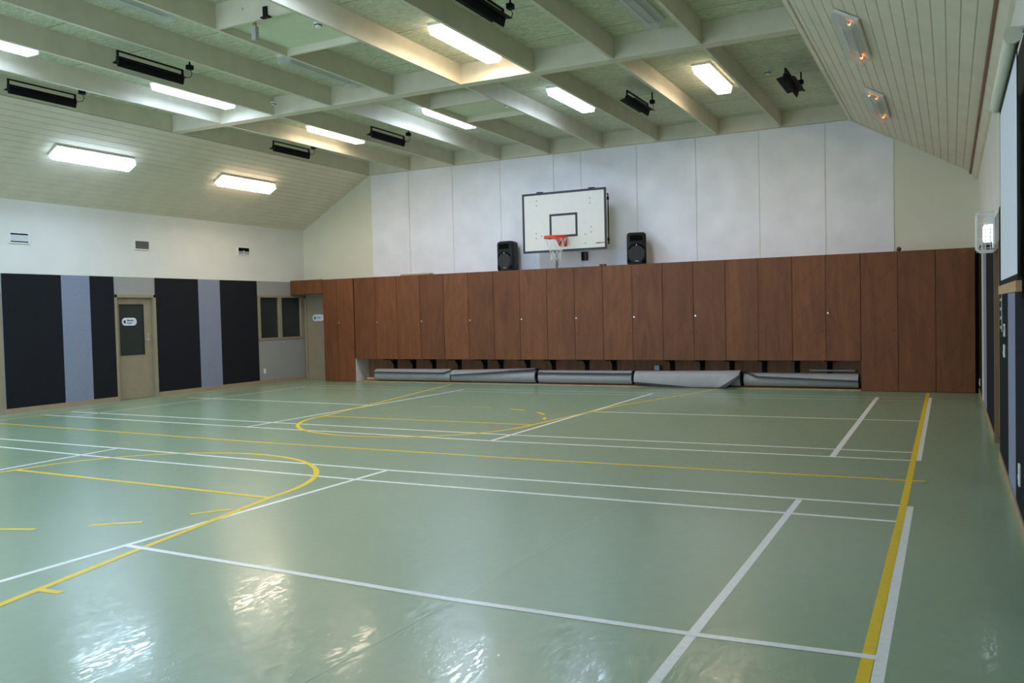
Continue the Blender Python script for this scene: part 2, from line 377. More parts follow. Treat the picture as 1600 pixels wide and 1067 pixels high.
# right wall
RH = [(2.56, 3.60, 0, 2.06)]
wr = struct(holes_wall(MB(), 0, XR, XR+.18, YB, YW+.2, 0, ZW, RH).build('wall_right', 'grey'))
MB().box(XR-.004, YB, ZW, XR+.18, YW+.2, ZE+.08).build('upper_wall', 'upper', wr)
for a, c, k in ((7.55, 9.30, 'char'), (6.9, 7.15, 'grey'), (5.95, 6.9, 'blue'), (3.68, 5.95, 'char'), (1.10, 2.50, 'char'), (.22, 1.10, 'blue'), (-2.4, .22, 'char'), (-3.2, -2.4, 'blue'), (-6, -3.2, 'char'), (-9, -6, 'blue')):
    MB().box(XR-.012, a, .09, XR, c, ZW).build('fabric_panel', k, wr)
br = MB()
for a, c in ((-8.95, 2.50), (3.66, 9.33)): br.box(XR-.022, a, 0, XR, c, .09)
struct(br.build('baseboard_right', 'base'))

# far wall with white sheets, near wall behind the camera
gp = [(XL-.1, -.1), (XR+.1, -.1), (XR+.1, ZE+.06), (SX+.06, ZJ+.09), (SX+.06, ZD+.05), (-SX-.06, ZD+.05), (-SX-.06, ZJ+.09), (XL-.1, ZE+.06)]
wf = struct(MB().prism(gp, 1, YW, YW+.2).build('wall_far', 'gable'))
seams = [-5.33, -4.25, -3.07, -1.84, -.55, .08, 1.30, 2.52, 3.74, 4.935, 6.09]
for a, c in zip(seams[:-1], seams[1:]):
    g = .006
    def top(x): return ZJ-.015 if abs(x) <= SX else ZJ-.015-(abs(x)-SX)*SLR
    xs = [a+g]+[x for x in (SX,) if a < x < c]+[c-g]
    MB().prism([(a+g, 2.0), (c-g, 2.0)]+[(x, top(x)) for x in reversed(xs)], 1, YW-.014, YW).build('wall_sheet', 'white', wf)
struct(MB().prism(gp, 1, YB-.2, YB).build('wall_near', 'upper'))
mt['fill_pane'] = emit('fill_light_pane', (.70, .86, 1.05), FILL)
for k, x in enumerate((-5.4, -2.2, 1.0)):            # glowing windows added unseen behind the camera to brighten the hall
    f = MB(); f.box(x-1.3, YB, 1.2, x+1.3, YB+.05, 1.27); f.box(x-1.3, YB, 2.63, x+1.3, YB+.05, 2.7)
    for xx in (x-1.3, x-.035, x+1.23): f.box(xx, YB, 1.27, xx+.07, YB+.05, 2.63)
    f = struct(f.build('fill_window_%d' % (k+2), 'tan'))
    MB().box(x-1.23, YB+.005, 1.27, x-.035, YB+.015, 2.63).box(x+.035, YB+.005, 1.27, x+1.23, YB+.015, 2.63).build('pane', 'fill_pane', f)

# ---------------------------------------------------------------- ceiling: deck, joists, girder, boarded slopes
ce = struct(MB().box(-SX-.1, YB, ZD, SX+.1, YW+.2, ZD+.06).build('ceiling', 'deck'))
JX = [-5.35+1.19*i for i in range(10)]
JX[0] = -5.335; JX[9] = 5.375
def face_joist(i, y0, y1):
    MB().box(JX[i]-.045, y0, ZJ, JX[i]+.002, y1, ZD+.001).build('joist', 'joist', ce)
for i in range(10):
    face_joist(i, -4.15, YG-.001); face_joist(i, YG+.19, YW-.02)
for y in (YG, YG-8.2):
    MB().box(-SX-.02, y, ZJ-.004, SX+.03, y+.19, ZD+.001).build('girder', 'joist', ce)
MB().box(-SX, YW-.06, ZJ, SX+.02, YW-.0005, ZD+.001).build('end_beam', 'joist', ce)
for (xa, xb, ya, yb_) in ((JX[4], JX[5], .50, 1.66), (JX[4], JX[5], 5.10, 6.26)):
    MB().box(xa+.003, ya-.04, ZJ, xb-.046, ya, ZD).box(xa+.003, yb_, ZJ+.001, xb-.046, yb_+.04, ZD).build('trimmer', 'joist', ce)
    MB().box(xa+.004, ya+.001, 4.99, xb-.047, yb_-.001, 5.01).build('hatch_panel', 'hatch', ce)
def slope(side):
    s = 1 if side == 'R' else -1
    xe = XR if s > 0 else -XL
    n = 18; pts = []
    A = Vector((SX+.012, ZJ)); B_ = Vector((xe, ZE)); d = (B_-A)/n; q = Vector((d.y, -d.x)).normalized()*-1
    if q.y < 0: q = -q
    ring = [A]
    for k in range(n):
        P = A+d*(k+1); u = d.normalized()
        if k < n-1: ring += [P-u*.006, P+q*.012, P+u*.006]
        else: ring.append(P)
    ring += [B_+q*.10+Vector((.1, 0)), A+q*.10]
    return MB().prism([(s*p.x, p.y) for p in ring], 1, YB, YW, 0)
slope('R').build('sloped_lining', 'cream', ce); slope('L').build('sloped_lining', 'cream', ce)
for s in (1, -1):
    xe = XR if s > 0 else -XL
    MB().prism([(s*(SX-.01), ZJ-.012), (s*(SX+.05), ZJ-.042), (s*(SX+.06), ZJ-.025), (s*(SX+.02), ZJ+.01)], 1, YB, YW-.02).build('trim_%d' % (1 if s > 0 else 2), 'cream')['kind'] = 'structure'
    if s > 0: MB().prism([(s*xe, ZE-.07), (s*(xe-.035), ZE-.05), (s*(xe-.10), ZE+.035), (s*xe, ZE+.03)], 1, YB, YW-.02).build('trim_3', 'cream')['kind'] = 'structure'

# ---------------------------------------------------------------- doors and windows (setting)
def rounded(w, h, r, n=6):
    P = []
    for cx, cz, a0 in ((w/2-r, h/2-r, 0), (-w/2+r, h/2-r, 90), (-w/2+r, -h/2+r, 180), (w/2-r, -h/2+r, 270)):
        for k in range(n+1):
            a = math.radians(a0+90*k/n); P.append((cx+r*math.cos(a), cz+r*math.sin(a)))
    return P
def text(body, size, mname, parent, loc, rot):
    cu = bpy.data.curves.new('lettering', 'FONT'); cu.body = body; cu.size = size; cu.extrude = .0008; cu.offset = .001
    cu.materials.append(mt[mname])
    o = bpy.data.objects.new('lettering', cu); C.objects.link(o); o.parent = parent; o.location = loc; o.rotation_euler = rot
    return o
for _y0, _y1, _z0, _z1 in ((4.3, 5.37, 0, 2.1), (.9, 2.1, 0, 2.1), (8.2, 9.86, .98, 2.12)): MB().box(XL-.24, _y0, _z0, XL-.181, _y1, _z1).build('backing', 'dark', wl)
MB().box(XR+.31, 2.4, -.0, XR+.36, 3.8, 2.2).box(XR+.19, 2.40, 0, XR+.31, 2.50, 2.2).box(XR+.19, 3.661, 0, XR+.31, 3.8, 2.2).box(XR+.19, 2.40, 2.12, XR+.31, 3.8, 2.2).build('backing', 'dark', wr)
# door_1: half glazed door in the left wall
d1 = MB(); X0 = XL+.016
d1.box(XL-.12, 4.345, 0, X0, 4.405, 2.075); d1.box(XL-.12, 5.262, 0, X0, 5.322, 2.075); d1.box(XL-.12, 4.345, 2.015, X0, 5.322, 2.075)
d1 = struct(d1.build('door_1', 'tan', bevel=.004))
lf = MB(); lx0, lx1 = XL-.10, XL-.06
holes_wall(lf, 0, lx0, lx1, 4.407, 5.260, .006, 2.013, [(4.475, 5.085, .86, 1.90)])
lf = lf.build('door_leaf', 'tan', d1)
MB().box(lx0+.01, 4.475, .86, lx1-.015, 5.085, 1.90).build('glass', 'glassd', lf)
bd = MB()
for a in ((4.475, .855, 5.085, .872), (4.475, 1.888, 5.085, 1.905), (4.47, .86, 4.487, 1.9), (5.073, .86, 5.09, 1.9)): bd.box(lx1, a[0], a[1], lx1+.008, a[2], a[3])
bd.build('glazing_bead', 'tan', lf)
h = MB(); h.box(lx1, 5.15, 1.08, lx1+.01, 5.19, 1.30); h.tube([(lx1+.01, 5.17, 1.17), (lx1+.055, 5.17, 1.17), (lx1+.06, 5.155, 1.17), (lx1+.06, 5.05, 1.165)], .011)
h.build('door_handle', 'metal', lf)
sg = MB().prism([(4.735+p[0], 1.54+p[1]) for p in rounded(.34, .155, .075)], 0, lx1-.014, lx1-.006).build('sign_plate', 'sign', lf)
MB().prism([(4.625+.026*math.cos(k*PI/8), 1.54+.034*math.sin(k*PI/8)) for k in range(16)], 0, lx1-.006, lx1-.004).build('symbol', 'ink', sg)
R90 = (PI/2, 0, PI/2)
text('Meeting', .046, 'ink', sg, (lx1-.005, 4.680, 1.553), R90); text('Room', .046, 'ink', sg, (lx1-.005, 4.680, 1.502), R90)
# door_4: frame at the far left of the picture
d4 = MB(); d4.box(XL-.12, 2.01, 0, X0, 2.10, 2.09); d4.box(XL-.12, .92, 0, X0, .985, 2.09); d4.box(XL-.12, .92, 2.02, X0, 2.10, 2.09)
d4 = struct(d4.build('door_4', 'tan')); MB().box(lx0, .985, .012, lx1, 2.01, 2.02).build('door_leaf', 'tan', d4)
# fill_window_1: two dark panes beside it
w1 = MB(); a0, a1, zb0, zb1 = 8.225, 9.84, 1.03, 2.085
w1.box(XL-.1, a0, zb0, X0, a1, zb0+.05); w1.box(XL-.1, a0, zb1-.05, X0, a1, zb1)
for y0, y1 in ((a0, a0+.075), (8.93, 9.02), (9.71, a1)): w1.box(XL-.1, y0, zb0, X0-.002, y1, zb1)
w1 = struct(w1.build('fill_window_1', 'tan', bevel=.003))
for y0, y1 in ((8.30, 8.93), (9.02, 9.71)): MB().box(XL-.06, y0, zb0+.04, XL-.05, y1, zb1-.04).build('pane', 'glassd', w1)
# door_2: plain door in the far corner, behind the wooden fascia
d2 = MB(); yd = YW
d2.box(-7.445, yd-.05, 0, -7.385, yd, 2.09); d2.box(-6.54, yd-.05, 0, -6.47, yd, 2.09); d2.box(-7.445, yd-.05, 2.03, -6.47, yd, 2.13)
d2 = struct(d2.build('door_2', 'tan')); lf2 = MB().box(-7.383, yd-.032, .012, -6.542, yd-.004, 2.028).build('door_leaf', 'tan', d2)
for z in (.20, .76, 1.22, 1.75): MB().tube([(-7.383, yd-.038, z-.05), (-7.383, yd-.038, z+.05)], .010).build('hinge', 'brown', lf2)
sg2 = MB().prism([(-7.02+p[0], 1.53+p[1]) for p in rounded(.36, .165, .08)], 1, yd-.038, yd-.032).build('sign_plate', 'sign', lf2)
MB().prism([(-7.125+.032*math.cos(k*PI/8), 1.525+.04*math.sin(k*PI/8)) for k in range(16)], 1, yd-.041, yd-.038).build('symbol', 'ink2', sg2)
text('Office', .05, 'ink2', sg2, (-7.07, yd-.039, 1.515), (PI/2, 0, 0))
# door_3: recessed brown door in the right wall
d3 = MB(); d3.box(XR-.014, 3.59, 0, XR+.30, 3.66, 2.10); d3.box(XR-.014, 2.50, 0, XR+.30, 2.57, 2.10); d3.box(XR-.014, 2.50, 2.05, XR+.30, 3.66, 2.12)
d3 = struct(d3.build('door_3', 'brown')); MB().box(XR+.25, 2.57, .012, XR+.29, 3.59, 2.05).build('door_leaf', 'brown', d3)
MB().tube([(XR+.04, 3.585, .06), (XR+.04, 3.545, .06)], .018, 10).build('door_stop', 'black', d3)
# door_5: narrow cream frame and dark leaf close to the cupboards, right wall
d5 = struct(MB().box(XR-.02, 7.15, 0, XR, 7.55, 2.40).build('trim_5', 'cream'))

# ---------------------------------------------------------------- wooden cupboards
def door_mesh(wd, z0, z1, slant, n=4, seed=0):
    # plywood leaf with shallow diagonal grooves
    s = MB(); s.box(0, -.018, z0, wd, 0, z1, 0)
    rnd = random.Random(seed); H = z1-z0; step = H/(n-.5); off = rnd.uniform(.1, .9)*step
    rise = wd*1.05
    for k in range(-2, n+1):
        za = z0+off+k*step; zb_ = za+rise
        if slant < 0: za, zb_ = zb_, za
        pa, pb = (0.0, za), (wd, zb_)
        def clip(p, q):
            t0, t1 = 0., 1.; dz = q[1]-p[1]
            for lim, sg_ in ((z0+.01, 1), (z1-.01, -1)):
                f0, f1 = (p[1]-lim)*sg_, (q[1]-lim)*sg_
                if f0 < 0 and f1 < 0: return None
                if f0 < 0: t0 = max(t0, f0/(f0-f1))
                if f1 < 0: t1 = min(t1, f0/(f0-f1))
            if t0 >= t1: return None
            L = lambda t: (p[0]+(q[0]-p[0])*t, p[1]+dz*t)
            return L(t0), L(t1)
        c = clip(pa, pb)
        if not c: continue
        (xa, z_a), (xb, z_b) = c; hw = .0045
        s.add([(xa, -.0184, z_a-hw), (xb, -.0184, z_b-hw), (xb, -.0184, z_b+hw), (xa, -.0184, z_a+hw)], [(0, 1, 2, 3)], 1)
    return s
def cupboard(name, label, cat, x0, x1, z0, locks, slants, seed, group, xm=None, white_left=False, white_right=False, single=False, lockdark=False):
    t = thing(name, label, cat, (x0, YC, z0), group=group)
    W = x1-x0; H = CT-z0; D = YW-.016-YC-.002
    ca = MB(); ca.box(0, .002, 0, W, D, H, 0)
    ca.add([(0.0005, 0.0015, H+.0005), (W-.0005, .0015, H+.0005), (W-.0005, D, H+.0005), (0.0005, D, H+.0005)], [(0, 1, 2, 3)], 0)
    ca = ca.build('carcass', 'wood', t)
    if white_right: MB().box(W, .002, 0, W+.006, D, .56-z0).build('side_lining', 'plate', t)
    if white_left: MB().box(-.0018, -.002, 0, -.0002, .02, .53-z0).build('edge_strip', 'edge', t)
    xm = (xm-x0) if xm else W/2; g = .0045
    spans = [(g, W-g)] if single else [(g, xm-g), (xm+g, W-g)]
    for k, (a, c) in enumerate(spans):
        d = door_mesh(c-a, .003, H-.004, slants[k], seed=seed*3+k).build('door', ['wood', 'groove'], t, (a, 0, 0))
        if single: continue
        hx = c-a-.055 if k == 0 else .055
        MB().tube([(hx, -.020, 1.07-z0), (hx, -.0175, 1.07-z0)], .017, 12).build('finger_hole', 'groove', d)
        if k == 1 and locks: MB().tube([(.030, -.026, 1.395-z0), (.030, -.0175, 1.395-z0)], .016, 12).build('lock', 'redbox' if lockdark else 'metal', d)
    return t
G1 = 'wooden cupboards along the far wall'
tl = cupboard('cupboard', 'tall floor-standing brown double cupboard beside the far left doorway', 'cupboard', -6.45, -5.54, .004, True, (1, -1), 1, G1, -6.02, white_right=True)
bx = [-5.52, -4.315, -3.06, -1.80, -.535, .71, 1.955, 3.18, 4.395, 5.56]
desc = ['brown wall cupboard next to the tall left cupboard, above the first grey roll', 'brown wall cupboard with the pale wooden strip lying on top',
        'brown wall cupboard just left of the one carrying the left loudspeaker', 'brown wall cupboard with the left black loudspeaker standing on it',
        'brown wall cupboard directly below the basketball hoop', 'brown wall cupboard below the right edge of the backboard, under the right loudspeaker',
        'brown wall cupboard with chevron grooves just right of the right loudspeaker', 'brown wall cupboard second from the right end of the hanging row, with dark lock',
        'brown wall cupboard at the right end of the hanging row']
sl = [(1, -1), (1, 1), (1, -1), (1, -1), (1, -1), (1, -1), (1, -1), (1, -1), (1, -1)]
for k in range(9):
    cupboard('wall_cupboard', desc[k], 'cupboard', bx[k]+.001, bx[k+1]-.001, .535, True, sl[k], 5+k, G1, lockdark=(k == 7))
cupboard('cupboard', 'tall floor-standing dark brown double cupboard right of the grey rolls', 'cupboard', 5.562, 6.748, .004, True, (1, -1), 20, G1, 6.16, white_left=True, lockdark=True)
cupboard('cupboard', 'narrow tall brown single-door cupboard in the far right corner', 'cupboard', 6.75, 7.345, .004, False, (1,), 23, G1, single=True)
# fascia over the doorway, left
fa = MB().box(-7.445, YC-.018, 2.11, -6.456, YC+.004, CT+.01, 0).box(-7.445, YC+.004, 2.115, -6.456, YW-.052, 2.135, 0)
tag(fa.build('fascia_board', 'wood'), 'brown plywood board bridging over the doorway left of the cupboards', 'board')
tag(MB().box(XR-.06, YC-.01, .0, XR-.0005, YC+.03, CT-.02).build('filler_strip', 'dark'), 'black filler strip between right cupboard and right wall', 'strip')

# recess under the hanging cupboards: back board, brackets, rolls
tag(MB().box(-5.525, YW-.012, .02, 5.555, YW-.001, .534).build('back_board', 'ply'), 'dark brown board at the back of the low recess', 'board')
tag(MB().box(-5.51, 9.40, 0, 5.54, 9.82, .018).build('base_board', 'edge'), 'thin pale wooden board under the grey rolls', 'board')
brx = [-4.75, -4.22, -3.67, -2.99, -2.32, -1.91, -1.25, -.64, .13, .74, 1.98, 2.59, 3.17, 3.79, 4.39, 4.97]
ordn = ['first', 'second', 'third', 'fourth', 'fifth', 'sixth', 'seventh', 'eighth', 'ninth', 'tenth', 'eleventh', 'twelfth', 'thirteenth', 'fourteenth', 'fifteenth', 'sixteenth']
tb = None
for k, x in enumerate(brx):
    lab = 'black steel bracket under the hanging cupboards, %s from the left' % ordn[k]
    if tb is None:
        tb = thing('shelf_bracket', lab, 'bracket', (x, YW-.012, .02), group='black brackets under the hanging cupboards')
        MB().box(-.045, -.03, 0, .045, 0, .513).build('upright', 'black', tb)
        MB().box(-.04, -.44, .49, .04, -.03, .514).build('arm', 'black', tb)
        MB().hexa([(-.02, -.03, .33), (.02, -.03, .33), (.02, -.03, .36), (-.02, -.03, .36)], [(-.02, -.2, .489), (.02, -.2, .489), (.02, -.17, .489), (-.02, -.17, .489)]).build('brace', 'black', tb)
    else: dup(tb, lab, (x, YW-.012, .02))

def mat_roll(label, x0, x1, yc, Rl, Rr, th, lift, z0=.018):
    """vinyl mat wound on itself; th(t) = angle (deg, 0 top, 90 front, 180 bottom) where the free edge lies, lift(t) = how far it springs off"""
    L = x1-x0; n = 36; m_ = 260; t = .011; turns = 3.0
    t_ = thing('mat_roll', label, 'rolled mat', (x0, yc, z0), group='rolled mats under the cupboards')
    vs = []; fs = []
    for i in range(n+1):
        u = i/n; R = Rl+(Rr-Rl)*u; e = math.radians(th(u)); lf_ = lift(u)
        a_end = e+2*PI*turns
        for j in range(m_+1):
            a = a_end*j/m_
            back = (a_end-a)/(2*PI)              # turns before the free edge
            r = R-.022*back
            fl_ = max(0, 1-(a_end-a)/1.15)
            r += lf_*fl_**2
            r = max(r, .02)
            # angle measured from the top, towards the front (-Y)
            for s_ in (0, 1):
                q = r-(t if s_ else 0)
                z = Rl*0+R+q*math.cos(a); y = -q*math.sin(a)
                vs.append((L*u, y, max(z, .001+(0 if s_ == 0 else .006))))
    K = (m_+1)*2
    fo = []; fi = []; fe = []; fd = []
    A_END = [math.radians(th(i/n))+2*PI*turns for i in range(n+1)]
    for i in range(n):
        for j in range(m_):
            o = i*K+j*2
            (fd if (m_-j)*A_END[i]/m_*.15 < .046 else fo).append((o, o+2, o+K+2, o+K)); fi.append((o+1, o+K+1, o+K+3, o+3))  # outer band at the free edge: shade of the flap gap, painted dark
        o = i*K+m_*2; fe.append((o, o+1, o+K+1, o+K))
        o = i*K; fe.append((o, o+K, o+K+1, o+1))
    for i in (0, n):
        for j in range(m_):
            o = i*K+j*2; f = (o, o+1, o+3, o+2)
            fe.append(f if i == 0 else tuple(reversed(f)))
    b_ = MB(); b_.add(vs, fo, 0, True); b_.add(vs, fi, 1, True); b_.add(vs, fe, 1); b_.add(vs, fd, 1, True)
    b_.build('mat_sheet', ['mat_top', 'mat_back_shade'], t_)
    return t_
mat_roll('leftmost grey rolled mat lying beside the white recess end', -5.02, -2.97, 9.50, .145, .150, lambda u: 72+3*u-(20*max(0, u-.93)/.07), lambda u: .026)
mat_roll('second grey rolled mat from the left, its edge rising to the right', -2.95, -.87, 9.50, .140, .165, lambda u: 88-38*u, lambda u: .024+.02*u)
mat_roll('middle grey rolled mat with a straight dark shade line along its edge', -.80, 1.27, 9.50, .145, .150, lambda u: 62+2*u, lambda u: .026)
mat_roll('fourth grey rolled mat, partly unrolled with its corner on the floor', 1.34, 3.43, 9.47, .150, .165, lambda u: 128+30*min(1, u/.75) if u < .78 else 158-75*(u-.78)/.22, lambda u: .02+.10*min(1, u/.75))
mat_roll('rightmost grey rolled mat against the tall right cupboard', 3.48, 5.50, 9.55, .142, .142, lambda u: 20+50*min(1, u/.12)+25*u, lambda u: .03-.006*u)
tag(MB().tube([(-5.40, 9.62, .055), (-5.04, 9.60, .055)], .035, 12).build('timber_pole', 'pine'), 'short pale timber pole end beside the leftmost grey roll', 'pole')
tag(MB().tube([(4.62, 9.80, .325), (5.42, 9.80, .325)], .020, 10).build('grey_pole', 'ltgrey'), 'thin grey pole lying behind the rightmost grey roll', 'pole')
tag(MB().box(1.65, 9.71, .31, 1.75, YW-.012, .40).build('clip', 'teal'), 'small pale blue clip on the back board behind the fourth roll', 'clip')

# ---------------------------------------------------------------- basketball goal
YBD = 9.16
g = thing('basketball_goal', 'white basketball backboard with red hoop on the far wall', 'basketball hoop', (-.035, YBD, 2.76))
bd = MB(); W, H = 1.86, 1.23
bd.box(-W/2, 0, 0, W/2, .03, H, 0)
def frame(s, x0, z0, x1, z1, t, y, mi):
    s.box(x0, y, z0, x1, y+.003, z0+t, mi); s.box(x0, y, z1-t, x1, y+.003, z1, mi); s.box(x0, y, z0+t, x0+t, y+.003, z1-t, mi); s.box(x1-t, y, z0+t, x1, y+.003, z1-t, mi)
frame(bd, -W/2, 0, W/2, H, .045, -.003, 1); frame(bd, -.315, .295, .305, .775, .045, -.003, 1)
for x, z in ((-.60, 1.07), (-.60, .97), (.58, 1.04), (.58, .94), (-.62, .40), (-.62, .30), (.60, .46), (.60, .36), (.47, .32), (.47, .14), (-.50, .34)):
    bd.tube([(x, -.004, z), (x, .0, z)], .011, 8, 1)
bd.box(.70, -.0035, .125, .80, 0, .142, 1); bd.box(.79, -.0035, .122, .88, 0, .147, 2)
bd.build('board', ['bwhite', 'navy', 'orange'], g)
sf = MB()
for x in (-.55, .60): sf.box(x-.06, .03, H-.02, x+.06, .10, H+.025)
for x in (-.62, .62): sf.tube([(x, .03, 1.0), (x, YW-.02-YBD, 1.0)], .022); sf.tube([(x, .03, .2), (x, YW-.02-YBD, .2)], .022)
sf.tube([(.98-.03, .05, .0+.1), (.95, .05, 1.1)], .012); sf.tube([(.95, .05, 1.1), (.62, .06, 1.1)], .012)
sf.tube([(.95, .05, .12), (.62, .06, .12)], .012)
sf.box(-.7, .032, .16, .97, .052, .22); sf.box(-.7, .032, .98, .97, .052, 1.04); sf.box(.50, .032, .04, .60, .052, .22); sf.box(-.58, .032, 1.0, -.52, .052, H); sf.box(.57, .032, 1.0, .63, .052, H)
sf.build('support_frame', 'black', g)
rh = .27
hp = MB(); hp.ring((-.02, -.375, rh), .225, .011, 44, 8)
for k in range(60):                                     # flat outer band of the ring
    pass
rg = MB(); nR = 44; vs = []
for i in range(nR):
    a = 2*PI*i/nR
    for rr_, zz in ((.233, .020), (.233, -.03), (.222, -.03), (.222, .020)): vs.append((-.02+rr_*math.cos(a), -.375+rr_*math.sin(a), rh+zz))
fs = []
for i in range(nR):
    for k in range(4): fs.append((i*4+k, i*4+(k+1) % 4, ((i+1) % nR)*4+(k+1) % 4, ((i+1) % nR)*4+k))
rg.add(vs, fs, 0); rg.build('ring', 'red', g)
pl = MB(); pl.box(-.11, -.012, rh-.17, .07, -.003, rh+.03)
pl.hexa([(-.11, -.15, rh-.03), (.07, -.15, rh-.03), (.07, -.15, rh+.02), (-.11, -.15, rh+.02)], [(-.11, -.012, rh-.16), (.07, -.012, rh-.16), (.07, -.012, rh+.02), (-.11, -.012, rh+.02)])
pl.build('ring_bracket', 'red', g)
nt = MB(); nk = 9
lv = [(0, .220), (.10, .185), (.20, .145), (.29, .115), (.37, .105), (.44, .115)]
for dr in (1, -1):
    for i in range(nk):
        P = []
        for k, (dz, rr_) in enumerate(lv):
            for sub in (0,):
                a = 2*PI*(i+.5*dr*k)/nk
                P.append((-.02+rr_*math.cos(a), -.375+rr_*math.sin(a), rh-.02-dz))
        nt.tube(P, .0036, 5)
nt.build('net', 'rope', g)

# ---------------------------------------------------------------- loudspeakers
def speaker(label, loc, rz):
    t = thing('loudspeaker', label, 'loudspeaker', loc, (0, 0, rz), 'loudspeakers on the cupboards')
    W, H, D = .385, .635, .345
    def section(z, k):  # plan outline: flat-ish bowed front, tapering to the back
        f = .5*W*k
        return [(-f, -D/2+.02), (-f*.55, -D/2), (f*.55, -D/2), (f, -D/2+.02), (f, -D/2+.10), (f*.72, D/2), (-f*.72, D/2), (-f, -D/2+.10)]
    c = MB(); zs = [(0, .93), (.025, 1.0), (.30, 1.0), (H-.06, .99), (H-.022, .93), (H, .72)]
    vs = []; n = 8
    for z, k in zs:
        q = section(z, k)
        if z == H: q = [(x, y*.8) for x, y in q]
        vs += [(x, y, z) for x, y in q]
    fs = [tuple(range(n-1, -1, -1)), tuple((len(zs)-1)*n+i for i in range(n))]
    for j in range(len(zs)-1):
        for i in range(n): fs.append((j*n+i, j*n+(i+1) % n, (j+1)*n+(i+1) % n, (j+1)*n+i))
    c.add(vs, fs, 0, False); cab = c.build('cabinet', 'blackp', t, bevel=.012)
    y = -D/2
    hn = MB()                                                    # horn: flared mouth frame around a dark throat
    x0, x1, z0, z1 = -.125, .125, .465, .575
    hn.hexa([(x0-.02, y-.006, z0-.02), (x1+.02, y-.006, z0-.02), (x1+.02, y-.006, z0), (x0-.02, y-.006, z0)], [(x0-.02, y+.003, z0-.02), (x1+.02, y+.003, z0-.02), (x1+.02, y+.003, z0), (x0-.02, y+.003, z0)])
    hn.box(x0-.02, y-.006, z1, x1+.02, y+.003, z1+.02); hn.box(x0-.02, y-.006, z0, x0, y+.003, z1); hn.box(x1, y-.006, z0, x1+.02, y+.003, z1)
    hn.add([(x0, y-.002, z0), (x1, y-.002, z0), (x1, y-.002, z1), (x0, y-.002, z1)], [(0, 1, 2, 3)], 1)
    hn.build('horn', ['blackp', 'dark'], t)
    wf_ = MB(); cz = .235; R = .165
    arc_o = [((R+.012)*math.cos(math.radians(a)), cz+(R+.012)*math.sin(math.radians(a))) for a in range(25, 156, 10)]
    arc_i = [((R-.012)*math.cos(math.radians(a)), cz-.012+(R-.012)*math.sin(math.radians(a))) for a in range(155, 24, -10)]
    wf_.prism(arc_o+arc_i, 1, y-.0065, y+.002, 1)
    wf_.prism([(.16*math.cos(2*PI*k/28), cz+(.165 if math.sin(2*PI*k/28) > 0 else .185)*math.sin(2*PI*k/28)) for k in range(28)], 1, y-.004, y+.004, 0)
    wf_.build('woofer_grille', ['grille', 'dark'], t)
    for s_ in (-1, 1):
        MB().prism([(s_*.175, .035), (s_*.175, .13), (s_*.155, .10), (s_*.10, .045), (s_*.10, .035)], 1, y-.002, y+.01).build('port', 'dark', t)
    MB().box(-.03, y-.007, .055, .04, y-.0005, .068).build('badge', 'ltgrey', t)
    MB().tube([(.0, y-.008, .385), (.0, y-.004, .385)], .009, 8).build('indicator_light', 'led', t)
    return t
speaker('black loudspeaker standing left of the basketball backboard', (-1.52, 9.56, CT+.001), -.10)
speaker('black loudspeaker standing right of the basketball backboard', (1.375, 9.56, CT+.001), .30)

# small things on and above the cupboards
tag(MB().box(-4.24, 9.42, CT+.001, -3.47, 9.60, CT+.035).build('wooden_strip', 'edge'), 'pale wooden strip lying on top of a wall cupboard at left', 'strip')
tag(MB().box(.62, 9.42, CT+.001, .75, 9.50, CT+.04).build('red_block', 'redbox', bevel=.006), 'small dark red block on the cupboard top below the backboard', 'block')
b_ = MB(); 
vs = []; fs = []
for i in range(9):
    for j in range(14):
        th_ = PI*i/8; ph = 2*PI*j/14; vs.append((.04*math.sin(th_)*math.cos(ph), .04*math.sin(th_)*math.sin(ph), .04+.04*math.cos(th_)))
for i in range(8):
    for j in range(14): fs.append((i*14+j, (i+1)*14+j, (i+1)*14+(j+1) % 14, i*14+(j+1) % 14))
tag(b_.add(vs, fs, 0, True).build('ball', 'purple', None, (6.18, 9.46, CT)), 'small dark purple ball on top of the right tall cupboard', 'ball')
tag(MB().box(.06, YW-.05, 2.60, .20, YW-.0145, 2.78).box(.13, YW-.053, 2.61, .19, YW-.05, 2.77, 1).build('switch_box', ['black', 'redbox']), 'small black and red box on the wall under the backboard', 'switch box')
tag(MB().tube([(-.52, YW-.03, CT+.001), (-.52, YW-.03, 2.95)], .016).build('conduit', 'ltgrey'), 'grey conduit running down the wall below the hoop', 'conduit')

